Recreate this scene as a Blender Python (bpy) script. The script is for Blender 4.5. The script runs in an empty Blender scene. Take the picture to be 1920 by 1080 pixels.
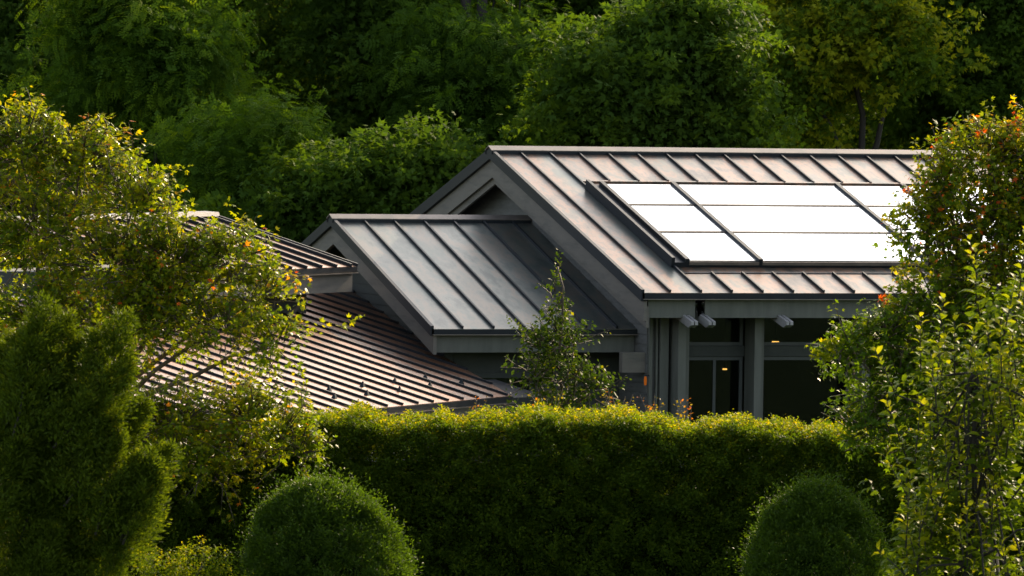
import bpy, math
import numpy as np
from mathutils import Vector

# ------------------------------------------------------------------ set-up
scene = bpy.context.scene
COL = scene.collection
RNG = np.random.default_rng(7)
A_ = np.array

# camera: long lens looking slightly down at the house from an upper storey
FPX = 12000.0
YAW, PITCH, ROLL = math.radians(20), math.radians(1.86), math.radians(0.8)
ZE = 3.3                                   # main eave height
FWD = A_([math.sin(YAW)*math.cos(PITCH), math.cos(YAW)*math.cos(PITCH), -math.sin(PITCH)])
RT0 = A_([math.cos(YAW), -math.sin(YAW), 0.0])
UP0 = np.cross(RT0, FWD)
RT = math.cos(ROLL)*RT0 + math.sin(ROLL)*UP0
UP = math.cos(ROLL)*UP0 - math.sin(ROLL)*RT0
FWH = A_([math.sin(YAW), math.cos(YAW), 0.0])
ZZ = A_([0, 0, 1.0])

def ray(px, py):
    return FWD + RT*(px-960)/FPX - UP*(py-540)/FPX
CAM = A_([0, 0, ZE]) - ray(1205, 549)*91.0

def at(px, py, d):
    """world point seen at (px, py) at forward distance d (used to survey the site)"""
    return CAM + ray(px, py)*d

def hit(px, py, p0, n):
    r = ray(px, py); n = A_(n, float)
    return CAM + r*((A_(p0, float)-CAM) @ n)/(r @ n)

def unit(v):
    v = np.asarray(v, float)
    return v/np.maximum(np.linalg.norm(v, axis=-1, keepdims=True), 1e-9)

SUN = unit(A_([2.75, 2.66, 1.72]))         # towards the sun: behind the house, to the right

# ------------------------------------------------------------------ tagging
def tag(o, label=None, cat=None, group=None, kind=None):
    if label: o['label'] = label
    if cat: o['category'] = cat
    if group: o['group'] = group
    if kind: o['kind'] = kind
    return o

def thing(name, label, cat, loc=(0, 0, 0), group=None):
    o = bpy.data.objects.new(name, None)
    o.empty_display_size = 0.2
    COL.objects.link(o)
    o.location = [float(v) for v in loc]
    return tag(o, label, cat, group)

def link(name, me, parent=None):
    o = bpy.data.objects.new(name, me)
    COL.objects.link(o)
    if parent is not None:
        o.parent = parent
        top = parent
        off = Vector((0, 0, 0))
        while top is not None:
            off += Vector(top.location); top = top.parent
        o.location = -off           # meshes are written in world coordinates
    return o

class MB:
    def __init__(self):
        self.v = []; self.f = []; self.m = []
    def poly(self, pts, mi=0):
        b = len(self.v); self.v += [tuple(map(float, p)) for p in pts]
        self.f.append(list(range(b, b+len(pts)))); self.m.append(mi)
    def prism(self, pts, vec, mi=0):
        """closed polygon pts swept along vec"""
        pts = [A_(p, float) for p in pts]; vec = A_(vec, float)
        n = len(pts); b = len(self.v)
        nn = np.zeros(3)
        for i in range(n):
            nn += np.cross(pts[i], pts[(i+1) % n])
        if nn @ vec > 0:
            pts = pts[::-1]
        self.v += [tuple(p) for p in pts] + [tuple(p+vec) for p in pts]
        self.f.append([b+i for i in range(n)]); self.m.append(mi)
        self.f.append([b+n+i for i in range(n)][::-1]); self.m.append(mi)
        for i in range(n):
            j = (i+1) % n
            self.f.append([b+j, b+i, b+n+i, b+n+j]); self.m.append(mi)
    def box(self, o, a, b, c, mi=0):
        o, a, b = A_(o, float), A_(a, float), A_(b, float)
        self.prism([o, o+a, o+a+b, o+b], c, mi)
    def abox(self, lo, hi, mi=0):
        lo, hi = A_(lo, float), A_(hi, float); d = hi-lo
        self.box(lo, [d[0], 0, 0], [0, d[1], 0], [0, 0, d[2]], mi)
    def tube(self, pts, rad, n=7, mi=0):
        pts = [A_(p, float) for p in pts]; b0 = len(self.v)
        ref = A_([0.31, 0.92, 0.21])
        for i, p in enumerate(pts):
            d = unit(pts[min(i+1, len(pts)-1)] - pts[max(i-1, 0)])
            s = np.cross(d, ref)
            s = unit(s) if np.linalg.norm(s) > .05 else unit(np.cross(d, [1, 0, 0]))
            t = np.cross(d, s)
            for k in range(n):
                a = 2*math.pi*k/n
                self.v.append(tuple(p + rad[i]*(math.cos(a)*s + math.sin(a)*t)))
        for i in range(len(pts)-1):
            for k in range(n):
                a = b0+i*n+k; c = b0+i*n+(k+1) % n
                self.f.append([a, c, c+n, a+n]); self.m.append(mi)
        self.f.append([b0+k for k in range(n)][::-1]); self.m.append(mi)
        e = b0+(len(pts)-1)*n
        self.f.append([e+k for k in range(n)]); self.m.append(mi)
    def build(self, name, mats, parent=None, smooth=False):
        if not isinstance(mats, (list, tuple)): mats = [mats]
        me = bpy.data.meshes.new(name)
        me.from_pydata(self.v, [], self.f)
        for m in mats: me.materials.append(m)
        me.polygons.foreach_set('material_index', self.m)
        if smooth: me.polygons.foreach_set('use_smooth', [True]*len(self.f))
        me.update()
        return link(name, me, parent)

# ------------------------------------------------------------------ materials
def new_mat(name):
    m = bpy.data.materials.new(name); m.use_nodes = True
    nt = m.node_tree
    for n in list(nt.nodes): nt.nodes.remove(n)
    out = nt.nodes.new('ShaderNodeOutputMaterial')
    return m, nt, out

def N(nt, typ, **kw):
    n = nt.nodes.new(typ)
    for k, v in kw.items():
        if k in n.inputs.keys(): n.inputs[k].default_value = v
        else: setattr(n, k, v)
    return n

def ramp(nt, stops):
    r = nt.nodes.new('ShaderNodeValToRGB'); cr = r.color_ramp
    while len(cr.elements) < len(stops): cr.elements.new(0.5)
    for e, (p, c) in zip(cr.elements, stops):
        e.position = p; e.color = (*c, 1)
    return r

def surface_mat(name, stops, scale=3.0, detail=5, rough=(.5, .7), metallic=0.0, bump=0.0,
                bump_scale=40.0, stretch=(1, 1, 1), spec=.5, second=None):
    m, nt, out = new_mat(name); L = nt.links.new
    tc = N(nt, 'ShaderNodeTexCoord'); mp = N(nt, 'ShaderNodeMapping')
    mp.inputs['Scale'].default_value = stretch
    L(tc.outputs['Object'], mp.inputs['Vector'])
    no = N(nt, 'ShaderNodeTexNoise', Scale=scale, Detail=detail, Roughness=.6)
    L(mp.outputs['Vector'], no.inputs['Vector'])
    cr = ramp(nt, stops); L(no.outputs['Fac'], cr.inputs['Fac'])
    p = N(nt, 'ShaderNodeBsdfPrincipled', Metallic=metallic)
    p.inputs['Specular IOR Level'].default_value = spec
    col = cr.outputs['Color']
    if second:
        n2 = N(nt, 'ShaderNodeTexNoise', Scale=second[0], Detail=6, Roughness=.65)
        L(mp.outputs['Vector'], n2.inputs['Vector'])
        c2 = ramp(nt, [(second[2], (0, 0, 0)), (second[3], (1, 1, 1))]); L(n2.outputs['Fac'], c2.inputs['Fac'])
        mx = N(nt, 'ShaderNodeMix', data_type='RGBA')
        mx.inputs['B'].default_value = (*second[1], 1) if False else mx.inputs['B'].default_value
        L(c2.outputs['Color'], mx.inputs[0]); L(col, mx.inputs[6]); mx.inputs[7].default_value = (*second[1], 1)
        col = mx.outputs[2]
    L(col, p.inputs['Base Color'])
    mr = N(nt, 'ShaderNodeMapRange'); mr.inputs['To Min'].default_value = rough[0]; mr.inputs['To Max'].default_value = rough[1]
    L(no.outputs['Fac'], mr.inputs['Value']); L(mr.outputs['Result'], p.inputs['Roughness'])
    if bump:
        nb = N(nt, 'ShaderNodeTexNoise', Scale=bump_scale, Detail=4)
        L(mp.outputs['Vector'], nb.inputs['Vector'])
        bm = N(nt, 'ShaderNodeBump', Strength=bump, Distance=.02)
        L(nb.outputs['Fac'], bm.inputs['Height']); L(bm.outputs['Normal'], p.inputs['Normal'])
    L(p.outputs['BSDF'], out.inputs['Surface'])
    return m

def leaf_mat(name, stops, trans=(1.25, 1.2, .55), mix=.42, rough=.42, spec=.5):
    m, nt, out = new_mat(name); L = nt.links.new
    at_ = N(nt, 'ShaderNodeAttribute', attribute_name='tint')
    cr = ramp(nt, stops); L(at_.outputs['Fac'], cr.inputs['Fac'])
    p = N(nt, 'ShaderNodeBsdfPrincipled', Roughness=rough)
    p.inputs['Specular IOR Level'].default_value = spec
    L(cr.outputs['Color'], p.inputs['Base Color'])
    mu = N(nt, 'ShaderNodeMix', data_type='RGBA', blend_type='MULTIPLY')
    mu.inputs[0].default_value = 1.0
    L(cr.outputs['Color'], mu.inputs[6]); mu.inputs[7].default_value = (*trans, 1)
    t = N(nt, 'ShaderNodeBsdfTranslucent'); L(mu.outputs[2], t.inputs['Color'])
    ms = N(nt, 'ShaderNodeMixShader'); ms.inputs['Fac'].default_value = mix
    L(p.outputs['BSDF'], ms.inputs[1]); L(t.outputs['BSDF'], ms.inputs[2])
    L(ms.outputs['Shader'], out.inputs['Surface'])
    return m

M = {}
def roof_mat(name, stops, axis, pitch, off, patina, stain_x=None, rough=(.29, .42), metal=.42, spec=.4):
    """weathered sheet: mottled along the slope, every pan a little different, patina blotches"""
    m, nt, out = new_mat(name); L = nt.links.new
    tc = N(nt, 'ShaderNodeTexCoord'); mp = N(nt, 'ShaderNodeMapping'); mp.inputs['Scale'].default_value = (1.6, .55, 1)
    L(tc.outputs['Object'], mp.inputs['Vector'])
    n1 = N(nt, 'ShaderNodeTexNoise', Scale=2.0, Detail=8, Roughness=.68); L(mp.outputs['Vector'], n1.inputs['Vector'])
    cr = ramp(nt, stops); L(n1.outputs['Fac'], cr.inputs['Fac'])
    dt = N(nt, 'ShaderNodeVectorMath', operation='DOT_PRODUCT'); dt.inputs[1].default_value = axis; L(tc.outputs['Object'], dt.inputs[0])
    su_ = N(nt, 'ShaderNodeMath', operation='MULTIPLY_ADD'); su_.inputs[1].default_value = 1/pitch; su_.inputs[2].default_value = off; L(dt.outputs['Value'], su_.inputs[0])
    fl = N(nt, 'ShaderNodeMath', operation='FLOOR'); L(su_.outputs[0], fl.inputs[0])
    wn = N(nt, 'ShaderNodeTexWhiteNoise', noise_dimensions='1D'); L(fl.outputs[0], wn.inputs['W'])
    hs = N(nt, 'ShaderNodeHueSaturation'); L(cr.outputs['Color'], hs.inputs['Color'])
    mv = N(nt, 'ShaderNodeMapRange'); mv.inputs['To Min'].default_value = .84; mv.inputs['To Max'].default_value = 1.16; L(wn.outputs['Value'], mv.inputs['Value']); L(mv.outputs['Result'], hs.inputs['Value'])
    n2 = N(nt, 'ShaderNodeTexNoise', Scale=1.5, Detail=9, Roughness=.7); L(mp.outputs['Vector'], n2.inputs['Vector'])
    c2 = ramp(nt, [(.50, (0, 0, 0)), (.70, (1, 1, 1))]); L(n2.outputs['Fac'], c2.inputs['Fac'])
    fac = c2.outputs['Color']
    if stain_x is not None:
        sx = N(nt, 'ShaderNodeSeparateXYZ'); L(tc.outputs['Object'], sx.inputs[0])
        d = N(nt, 'ShaderNodeMath', operation='SUBTRACT'); L(sx.outputs['X'], d.inputs[0]); d.inputs[1].default_value = stain_x
        ab = N(nt, 'ShaderNodeMath', operation='ABSOLUTE'); L(d.outputs[0], ab.inputs[0])
        wv = N(nt, 'ShaderNodeMath', operation='MULTIPLY_ADD'); wv.inputs[1].default_value = .55; L(n1.outputs['Fac'], wv.inputs[0]); L(ab.outputs[0], wv.inputs[2])
        c3 = ramp(nt, [(.30, (1, 1, 1)), (.48, (0, 0, 0))]); L(wv.outputs[0], c3.inputs['Fac'])
        mxm = N(nt, 'ShaderNodeMath', operation='MAXIMUM'); L(fac, mxm.inputs[0]); L(c3.outputs['Color'], mxm.inputs[1]); fac = mxm.outputs[0]
    sc = N(nt, 'ShaderNodeMath', operation='MULTIPLY'); sc.inputs[1].default_value = .75; L(fac, sc.inputs[0])
    mx = N(nt, 'ShaderNodeMix', data_type='RGBA'); L(sc.outputs[0], mx.inputs[0]); L(hs.outputs['Color'], mx.inputs[6]); mx.inputs[7].default_value = (*patina, 1)
    p = N(nt, 'ShaderNodeBsdfPrincipled', Metallic=metal); p.inputs['Specular IOR Level'].default_value = spec
    L(mx.outputs[2], p.inputs['Base Color'])
    mr = N(nt, 'ShaderNodeMapRange'); mr.inputs['To Min'].default_value = rough[0]; mr.inputs['To Max'].default_value = rough[1]
    L(n2.outputs['Fac'], mr.inputs['Value']); L(mr.outputs['Result'], p.inputs['Roughness'])
    nb = N(nt, 'ShaderNodeTexNoise', Scale=3.5, Detail=3); L(mp.outputs['Vector'], nb.inputs['Vector'])
    bm = N(nt, 'ShaderNodeBump', Strength=.10, Distance=.02); L(nb.outputs['Fac'], bm.inputs['Height']); L(bm.outputs['Normal'], p.inputs['Normal'])
    L(p.outputs['BSDF'], out.inputs['Surface'])
    return m
ST = [(.36, (0.063, 0.052, 0.042)), (.44, (0.143, 0.105, 0.077)), (.505, (0.252, 0.139, 0.084)), (.55, (0.160, 0.126, 0.097)), (.66, (0.071, 0.076, 0.064))]
M['roof'] = roof_mat('weathered copper sheet', ST, (1, 0, 0), .474, -.43/.474, (.105, .135, .118), stain_x=.80)
M['roof_low'] = roof_mat('weathered dark copper sheet', [(.36, (0.070, 0.082, 0.074)), (.46, (0.123, 0.135, 0.119)), (.53, (0.172, 0.148, 0.119)), (.66, (0.090, 0.115, 0.102))], (1, 0, 0), .472, (2.728-.47)/.472, (.10, .13, .115), metal=.5, rough=(.29, .40), spec=.35)
M['roof_rust'] = roof_mat('weathered copper sheet reddish', [(.36, (0.125, 0.072, 0.047)), (.46, (0.234, 0.113, 0.062)), (.54, (0.312, 0.144, 0.074)), (.66, (0.148, 0.105, 0.078))], (.70711, .70711, 0), .478, .3, (.12, .13, .115))
M['trim'] = surface_mat('dark bronze trim', [(.35, (.010, .013, .017)), (.65, (.018, .021, .024))], scale=4, rough=(.4, .55), spec=.25)
M['ridge'] = surface_mat('ridge metal', [(.35, (.16, .14, .12)), (.65, (.24, .2, .17))], scale=4, rough=(.35, .5), metallic=.5)
M['fascia'] = surface_mat('taupe painted timber', [(.3, (0.141, 0.124, 0.102)), (.7, (0.180, 0.161, 0.133))], scale=2.2, rough=(.55, .75), bump=.08, bump_scale=30, stretch=(1, 1, 6), second=(1.3, (.10, .095, .082), .5, .7))
M['siding'] = surface_mat('grey stained shingle', [(.3, (.10, .10, .09)), (.7, (.155, .15, .14))], scale=5, rough=(.65, .85), bump=.12, bump_scale=22, stretch=(1, 1, 5))
M['dark_wall'] = surface_mat('dark stained wall', [(.3, (.035, .04, .034)), (.7, (.06, .064, .055))], scale=4, rough=(.6, .85))
M['post'] = surface_mat('grey green post paint', second=(.9, (.085, .09, .072), .5, .72), stops=[(.3, (0.102, 0.105, 0.086)), (.7, (0.139, 0.141, 0.117))], scale=3, rough=(.55, .7), stretch=(4, 4, .6))
M['bar'] = surface_mat('brown glazing bar', [(.3, (.05, .04, .035)), (.7, (.075, .06, .05))], scale=6, rough=(.6, .7), spec=.2)
M['frame'] = surface_mat('dark window frame', [(.3, (.06, .066, .06)), (.7, (.085, .09, .082))], scale=4, rough=(.5, .7))
M['beam_wood'] = surface_mat('pale beam paint', [(.3, (.26, .25, .24)), (.7, (.36, .34, .33))], scale=8, rough=(.5, .7))
M['interior'] = surface_mat('unlit interior olive', [(.3, (.010, .014, .007)), (.7, (.016, .022, .010))], scale=2, rough=(.7, .9))  # near-black olive puts the unlit room and reflected greenery into the wall colour
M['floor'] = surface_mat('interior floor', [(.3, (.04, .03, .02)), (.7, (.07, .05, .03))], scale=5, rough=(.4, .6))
M['bark'] = surface_mat('bark', [(.3, (.018, .015, .011)), (.7, (.04, .033, .025))], scale=9, rough=(.8, .95), bump=.4, bump_scale=25, stretch=(1, 1, .3))
M['twig'] = surface_mat('twig', [(.3, (.06, .045, .03)), (.7, (.13, .09, .06))], scale=9, rough=(.6, .8))
M['grass'] = surface_mat('lawn', [(.3, (.025, .05, .012)), (.7, (.05, .085, .02))], scale=2, rough=(.8, .95), bump=.3, bump_scale=30)
M['undergrowth'] = surface_mat('undergrowth', [(.3, (.012, .02, .006)), (.7, (.03, .045, .012))], scale=1.3, rough=(.9, .95), bump=.6, bump_scale=4, spec=0.0)

def panel_glass():
    m, nt, out = new_mat('pale solar glass'); L = nt.links.new
    p = N(nt, 'ShaderNodeBsdfPrincipled', Roughness=.24)
    p.inputs['Base Color'].default_value = (.66, .70, .72, 1); p.inputs['Metallic'].default_value = 1.0
    p.inputs['Coat Weight'].default_value = 1.0; p.inputs['Coat Roughness'].default_value = .12
    L(p.outputs['BSDF'], out.inputs['Surface'])
    return m
M['panel'] = panel_glass()

def window_glass():
    m, nt, out = new_mat('window glass'); L = nt.links.new
    g = N(nt, 'ShaderNodeBsdfGlossy', Roughness=.02); g.inputs['Color'].default_value = (.42, .46, .44, 1)
    t = N(nt, 'ShaderNodeBsdfTransparent'); t.inputs['Color'].default_value = (.50, .54, .48, 1)
    fr = N(nt, 'ShaderNodeFresnel', IOR=1.45)
    ms = N(nt, 'ShaderNodeMixShader')
    L(fr.outputs['Fac'], ms.inputs['Fac']); L(t.outputs['BSDF'], ms.inputs[1]); L(g.outputs['BSDF'], ms.inputs[2])
    L(ms.outputs['Shader'], out.inputs['Surface'])
    return m
M['glass'] = window_glass()

def lamp_mat(name, col, s):
    m, nt, out = new_mat(name); L = nt.links.new
    e = N(nt, 'ShaderNodeEmission', Strength=s); e.inputs['Color'].default_value = (*col, 1)
    L(e.outputs['Emission'], out.inputs['Surface'])
    return m
M['lamp'] = lamp_mat('warm lamp glow', (1.0, .48, .12), 2.6)
M['lantern'] = lamp_mat('amber lantern glow', (1.0, .26, .03), .13)

M['maple_leaf'] = leaf_mat('maple leaf', [(0, (0.041, 0.084, 0.007)), (.45, (0.101, 0.169, 0.008)), (.75, (0.230, 0.257, 0.008)), (.90, (0.405, 0.311, 0.008)), (.94, (0.600, 0.230, 0.014)), (1, (0.600, 0.095, 0.016))], trans=(1.5, 1.4, .4), mix=.5, rough=.38, spec=.12)
M['pear_leaf'] = leaf_mat('pear leaf', [(0, (.045, .080, .007)), (.5, (.095, .145, .008)), (.85, (.21, .25, .012)), (1, (.32, .32, .016))], trans=(1.4, 1.35, .4), mix=.48, rough=.5, spec=.08)
M['hedge_leaf'] = leaf_mat('hedge leaf', [(0, (.036, .072, .007)), (.5, (.085, .135, .007)), (.8, (.23, .245, .007)), (1, (.40, .31, .008))], trans=(1.6, 1.45, .3), mix=.5, rough=.6, spec=.10)
M['dome_leaf'] = leaf_mat('clipped shrub leaf', [(0, (0.035, 0.068, 0.008)), (.6, (0.065, 0.119, 0.009)), (1, (0.149, 0.203, 0.011))], trans=(1.4, 1.35, .35), mix=.45, rough=.55, spec=.15)
M['juniper_leaf'] = leaf_mat('juniper needle', [(0, (0.046, 0.078, 0.007)), (.6, (0.088, 0.128, 0.008)), (1, (0.203, 0.216, 0.011))], trans=(1.4, 1.3, .35), mix=.42, rough=.6, spec=.1)
M['locust_leaf'] = leaf_mat('locust leaflet', [(0, (0.048, 0.098, 0.015)), (.5, (0.078, 0.147, 0.014)), (.85, (0.140, 0.217, 0.013)), (1, (0.238, 0.294, 0.014))], trans=(1.45, 1.4, .4), mix=.45, rough=.7, spec=.05)
M['wood_leaf'] = leaf_mat('woodland leaf', [(0, (0.049, 0.096, 0.016)), (.5, (0.072, 0.131, 0.014)), (.85, (0.123, 0.181, 0.013)), (1, (0.275, 0.290, 0.014))], trans=(1.4, 1.35, .4), mix=.40, rough=.7, spec=.05)
M['sapling_leaf'] = leaf_mat('sapling leaf', [(0, (.026, .050, .008)), (.6, (.045, .080, .009)), (.9, (.12, .15, .010)), (1, (.28, .26, .012))], trans=(1.3, 1.3, .4), mix=.40, rough=.6, spec=.10)
M['red_leaf'] = leaf_mat('reddish leaf', [(0, (0.121, 0.135, 0.014)), (.4, (0.243, 0.189, 0.014)), (.6, (0.486, 0.162, 0.016)), (1, (0.600, 0.068, 0.019))], trans=(1.4, 1.2, .6), mix=.5, rough=.5, spec=.15)

# ------------------------------------------------------------------ foliage machinery
def tm(v, f): return A_(v, float), f
# leaf outlines: x across, y along the stalk, z = normal; length 1
T_BLADE = tm([(0, 0, 0), (.30, .5, .05), (0, 1, -.06), (-.30, .5, .05)], [(0, 1, 2, 3)])
T_SLIM = tm([(0, 0, 0), (.16, .5, .02), (0, 1, 0), (-.16, .5, .02)], [(0, 1, 2, 3)])
T_LOBED = tm([(0, 0, 0), (.22, .42, .04), (0, 1, -.10), (-.22, .42, .04), (.60, .62, -.08), (-.60, .62, -.08), (.34, .05, .02), (-.34, .05, .02)],
             [(0, 1, 2, 3), (0, 6, 4, 1), (0, 3, 5, 7)])
T_ARCH = tm([(0, 0, 0), (.24, .28, .13), (0, .30, .07), (-.24, .28, .13), (.25, .62, .12), (0, .66, .06), (-.25, .62, .12), (0, 1, -.14)],
            [(0, 1, 2), (0, 2, 3), (1, 4, 5, 2), (2, 5, 6, 3), (4, 7, 5), (5, 7, 6)])
def _pinnate():
    v, f = [], []
    for i in range(4):
        y = .14+.24*i; z = -.30*y*y
        for sd in (-1, 1):
            b = len(v); l = .36*(1-.10*abs(i-1.5))
            ax = A_([sd*.86, .5, -.12]); pr = A_([-.5*sd, .86, 0])
            p0 = A_([0, y, z])
            for q in (p0, p0+ax*l*.5+pr*.10, p0+ax*l, p0+ax*l*.5-pr*.10): v.append(tuple(q))
            f.append((b, b+1, b+2, b+3))
    b = len(v); v += [(0, .95, -.28), (.06, 1.1, -.33), (0, 1.28, -.42), (-.06, 1.1, -.33)]
    f.append((b, b+1, b+2, b+3))
    return tm(v, f)
T_PINNATE = _pinnate()

def leaf_mesh(name, P, A, Nn, S, tmpl, tint, mats, extra=None):
    tv, tf = tmpl
    A = unit(A); Nn = Nn - (Nn*A).sum(1, keepdims=True)*A; Nn = unit(Nn); B = np.cross(A, Nn)
    n, k = len(P), len(tv)
    V = P[:, None, :] + S[:, None, None]*(tv[None, :, 0, None]*B[:, None, :] + tv[None, :, 1, None]*A[:, None, :] + tv[None, :, 2, None]*Nn[:, None, :])
    V = V.reshape(-1, 3)
    lens = A_([len(f) for f in tf]); flat = np.concatenate([A_(f) for f in tf])
    loops = (np.arange(n)[:, None]*k + flat[None, :]).reshape(-1)
    totals = np.tile(lens, n); tints = np.repeat(np.clip(tint, 0, 1), len(tf))
    mi = np.zeros(len(totals), np.int32)
    if extra is not None:
        ev, ef, em = extra
        base = len(V); V = np.vstack([V, A_(ev)])
        loops = np.concatenate([loops] + [A_(f)+base for f in ef])
        totals = np.concatenate([totals, A_([len(f) for f in ef])])
        tints = np.concatenate([tints, np.zeros(len(ef))])
        mi = np.concatenate([mi, np.full(len(ef), em, np.int32)])
    me = bpy.data.meshes.new(name)
    me.vertices.add(len(V)); me.vertices.foreach_set('co', V.astype(np.float32).ravel())
    me.loops.add(len(loops)); me.loops.foreach_set('vertex_index', loops.astype(np.int32))
    me.polygons.add(len(totals))
    st = np.zeros(len(totals), np.int32); st[1:] = np.cumsum(totals)[:-1]
    me.polygons.foreach_set('loop_start', st); me.polygons.foreach_set('loop_total', totals.astype(np.int32))
    for m in mats: me.materials.append(m)
    me.polygons.foreach_set('material_index', mi)
    at_ = me.attributes.new('tint', 'FLOAT', 'FACE'); at_.data.foreach_set('value', tints.astype(np.float32))
    me.update(calc_edges=True)
    return me

def rdir(n, rng): return unit(rng.normal(size=(n, 3)))

def lobe(px, py, d, rx, ry, rd=None, w=1.0):
    """crown lobe: centre surveyed at pixel/distance, radii in metres (across, up, in depth)"""
    s = FPX/d
    return (at(px, py, d), rx/s, ry/s, (rx/s if rd is None else rd), w)

def clusters(lobes, n, rng, shell=.55, up=.25, bump=.2, power=.7):
    wts = A_([l[4]*l[1]*l[2] for l in lobes]); idx = rng.choice(len(lobes), n, p=wts/wts.sum())
    C = A_([l[0] for l in lobes])[idx]; R = A_([[l[1], l[3], l[2]] for l in lobes])[idx]
    D = rng.normal(size=(n, 3)); D[:, 2] += up; D = unit(D)
    r = shell+(1-shell)*rng.random(n)**power
    ph = idx*1.7
    r *= 1+bump*(np.sin(4.1*D[:, 0]+2.3*D[:, 1]+ph)*np.sin(3.7*D[:, 2]+1.3*ph)+.5*np.sin(9*D[:, 0]-7*D[:, 2]+ph))
    off = D*R*r[:, None]
    P = C + off[:, 0:1]*RT0 + off[:, 1:2]*FWH + off[:, 2:3]*ZZ
    O = unit(D[:, 0:1]/R[:, 0:1]*RT0 + D[:, 1:2]/R[:, 1:2]*FWH + D[:, 2:3]/R[:, 2:3]*ZZ)
    return P, O, r

def sprays(P, D, length, n, size, rng, spread=.35, droop=.25, flat=.5, lean=.35, tint0=.1, tint1=.8, tipboost=0.0, jitter=.06, ctint=None, t0=0.0, vflat=1.0):
    """n leaves along each shoot (start P, direction D, length per shoot)"""
    k = len(P); length = np.broadcast_to(length, (k,))
    t = t0+(1-t0)*(np.arange(n)[None, :]+rng.random((k, n)))/n
    pos = P[:, None, :] + D[:, None, :]*(length[:, None]*t)[..., None]
    pos = pos - ZZ*(droop*length[:, None]*t*t)[..., None]
    rad = rdir(k*n, rng).reshape(k, n, 3)
    rad = rad - (rad*D[:, None, :]).sum(2, keepdims=True)*D[:, None, :]; rad = unit(rad)
    taper = (1.05-t*.75)[..., None]
    pos = pos + rad*A_([1, 1, vflat])*(spread*length[:, None, None]*rng.random((k, n, 1))**.6*taper) + rng.normal(size=(k, n, 3))*jitter
    ax = rad*1.0 + D[:, None, :]*lean - ZZ*droop
    nn = ZZ*flat + rng.normal(size=(k, n, 3))*.45
    ct = rng.random(k) if ctint is None else ctint
    tint = tint0 + (tint1-tint0)*(.55*ct[:, None]+.45*rng.random((k, n))) + tipboost*np.clip(t-.55, 0, 1)*2*(ct[:, None]**2)
    sz = size*(.65+.6*rng.random((k, n)))*(1.1-.35*t)
    return pos.reshape(-1, 3), ax.reshape(-1, 3), nn.reshape(-1, 3), sz.ravel(), tint.ravel()

def cat(*parts): return [np.concatenate(x) for x in zip(*parts)]

def curve(p0, p1, sag, n, rng, wob=.05):
    p0, p1 = A_(p0, float), A_(p1, float); L = np.linalg.norm(p1-p0); out = []
    for i in range(n+1):
        t = i/n; q = p0+(p1-p0)*t + ZZ*sag*L*math.sin(math.pi*t)
        if 0 < i < n: q = q + rng.normal(size=3)*wob*L*.3
        out.append(q)
    return out

def woody(mb, base, tips, r0, rng, r1=.012, seg=5, sides=6, fork=.45):
    """trunk from base towards the middle of the tips, limbs out to each tip"""
    base = A_(base, float); mid = np.mean(tips, axis=0)
    top = base+(mid-base)*fork; top[:2] = base[:2]+(mid[:2]-base[:2])*fork*.6
    tr = curve(base, top, 0, 4, rng, .03)
    mb.tube(tr, list(np.linspace(r0, r0*.72, 5)), 9)
    for tp in tips:
        c = curve(tr[-1]-ZZ*.02, tp, .10, seg, rng, .06)
        mb.tube(c, list(np.linspace(r0*.5, r1, seg+1)), sides)

def plant(name, label, cat_, base, group=None): return thing(name, label, cat_, base, group)

def ground_at(p): return A_([p[0], p[1], 0.0])

# ------------------------------------------------------------------ the setting
def setting():
    mb = MB(); g = 3000
    mb.poly([(-g, -g, 0), (g, -g, 0), (g, g, 0), (-g, g, 0)])
    tag(mb.build('ground', M['grass']), kind='structure')
    # wooded slope closing the view behind the trees
    o = at(960, 540, 150.); o[2] = -1.0
    n = 60; xs = np.linspace(-75, 75, n); prof = [(0, 0), (8, 5.5), (20, 9.5), (40, 14), (70, 16), (120, -1)]
    v, f = [], []
    for i, x in enumerate(xs):
        for (y, z) in prof:
            wob = 1.4*math.sin(x*.21+y*.1)+.8*math.sin(x*.53+y*.3)
            fade = min(1, (75-abs(x))/18)
            p = o+RT0*x+FWH*(y+wob); v.append((p[0], p[1], (z+wob*.5)*fade-.5*(1-fade)))
    k = len(prof)
    for i in range(n-1):
        for j in range(k-1):
            f.append([i*k+j, (i+1)*k+j, (i+1)*k+j+1, i*k+j+1])
    mb = MB(); mb.v = v; mb.f = f; mb.m = [0]*len(f)
    tag(mb.build('hillside', M['undergrowth'], smooth=True), kind='structure')
setting()

# ------------------------------------------------------------------ the house
W = 6.4646; ZR = 5.219; ML = 10.5                    # main gable: half span, ridge height, length
MS = (ZR-ZE)/W                                       # roof slope
def mz(y): return ZE+MS*y
E2 = A_([-2.728, 1.25, 2.733]); R2 = A_([-2.728, 5.847, 4.184]); XW = .42
MS2 = (R2[2]-E2[2])/(R2[1]-E2[1]); B2 = 2*R2[1]-E2[1]
U = A_([.70711, .70711, 0]); V = A_([.70711, -.70711, 0])

house = thing('house', 'low grey timber house with weathered standing seam metal roofs at several heights', 'house', (0, 0, 0))

def seam(mb, p0, p1, up, side, w=.026, h=.042, mi=1):  # seams drawn darker than the pans: their shaded sides put into the colour
    p0, p1 = A_(p0, float), A_(p1, float)
    mb.box(p0-up*.004-side*w/2, p1-p0, side*w, up*h, mi)

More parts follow.
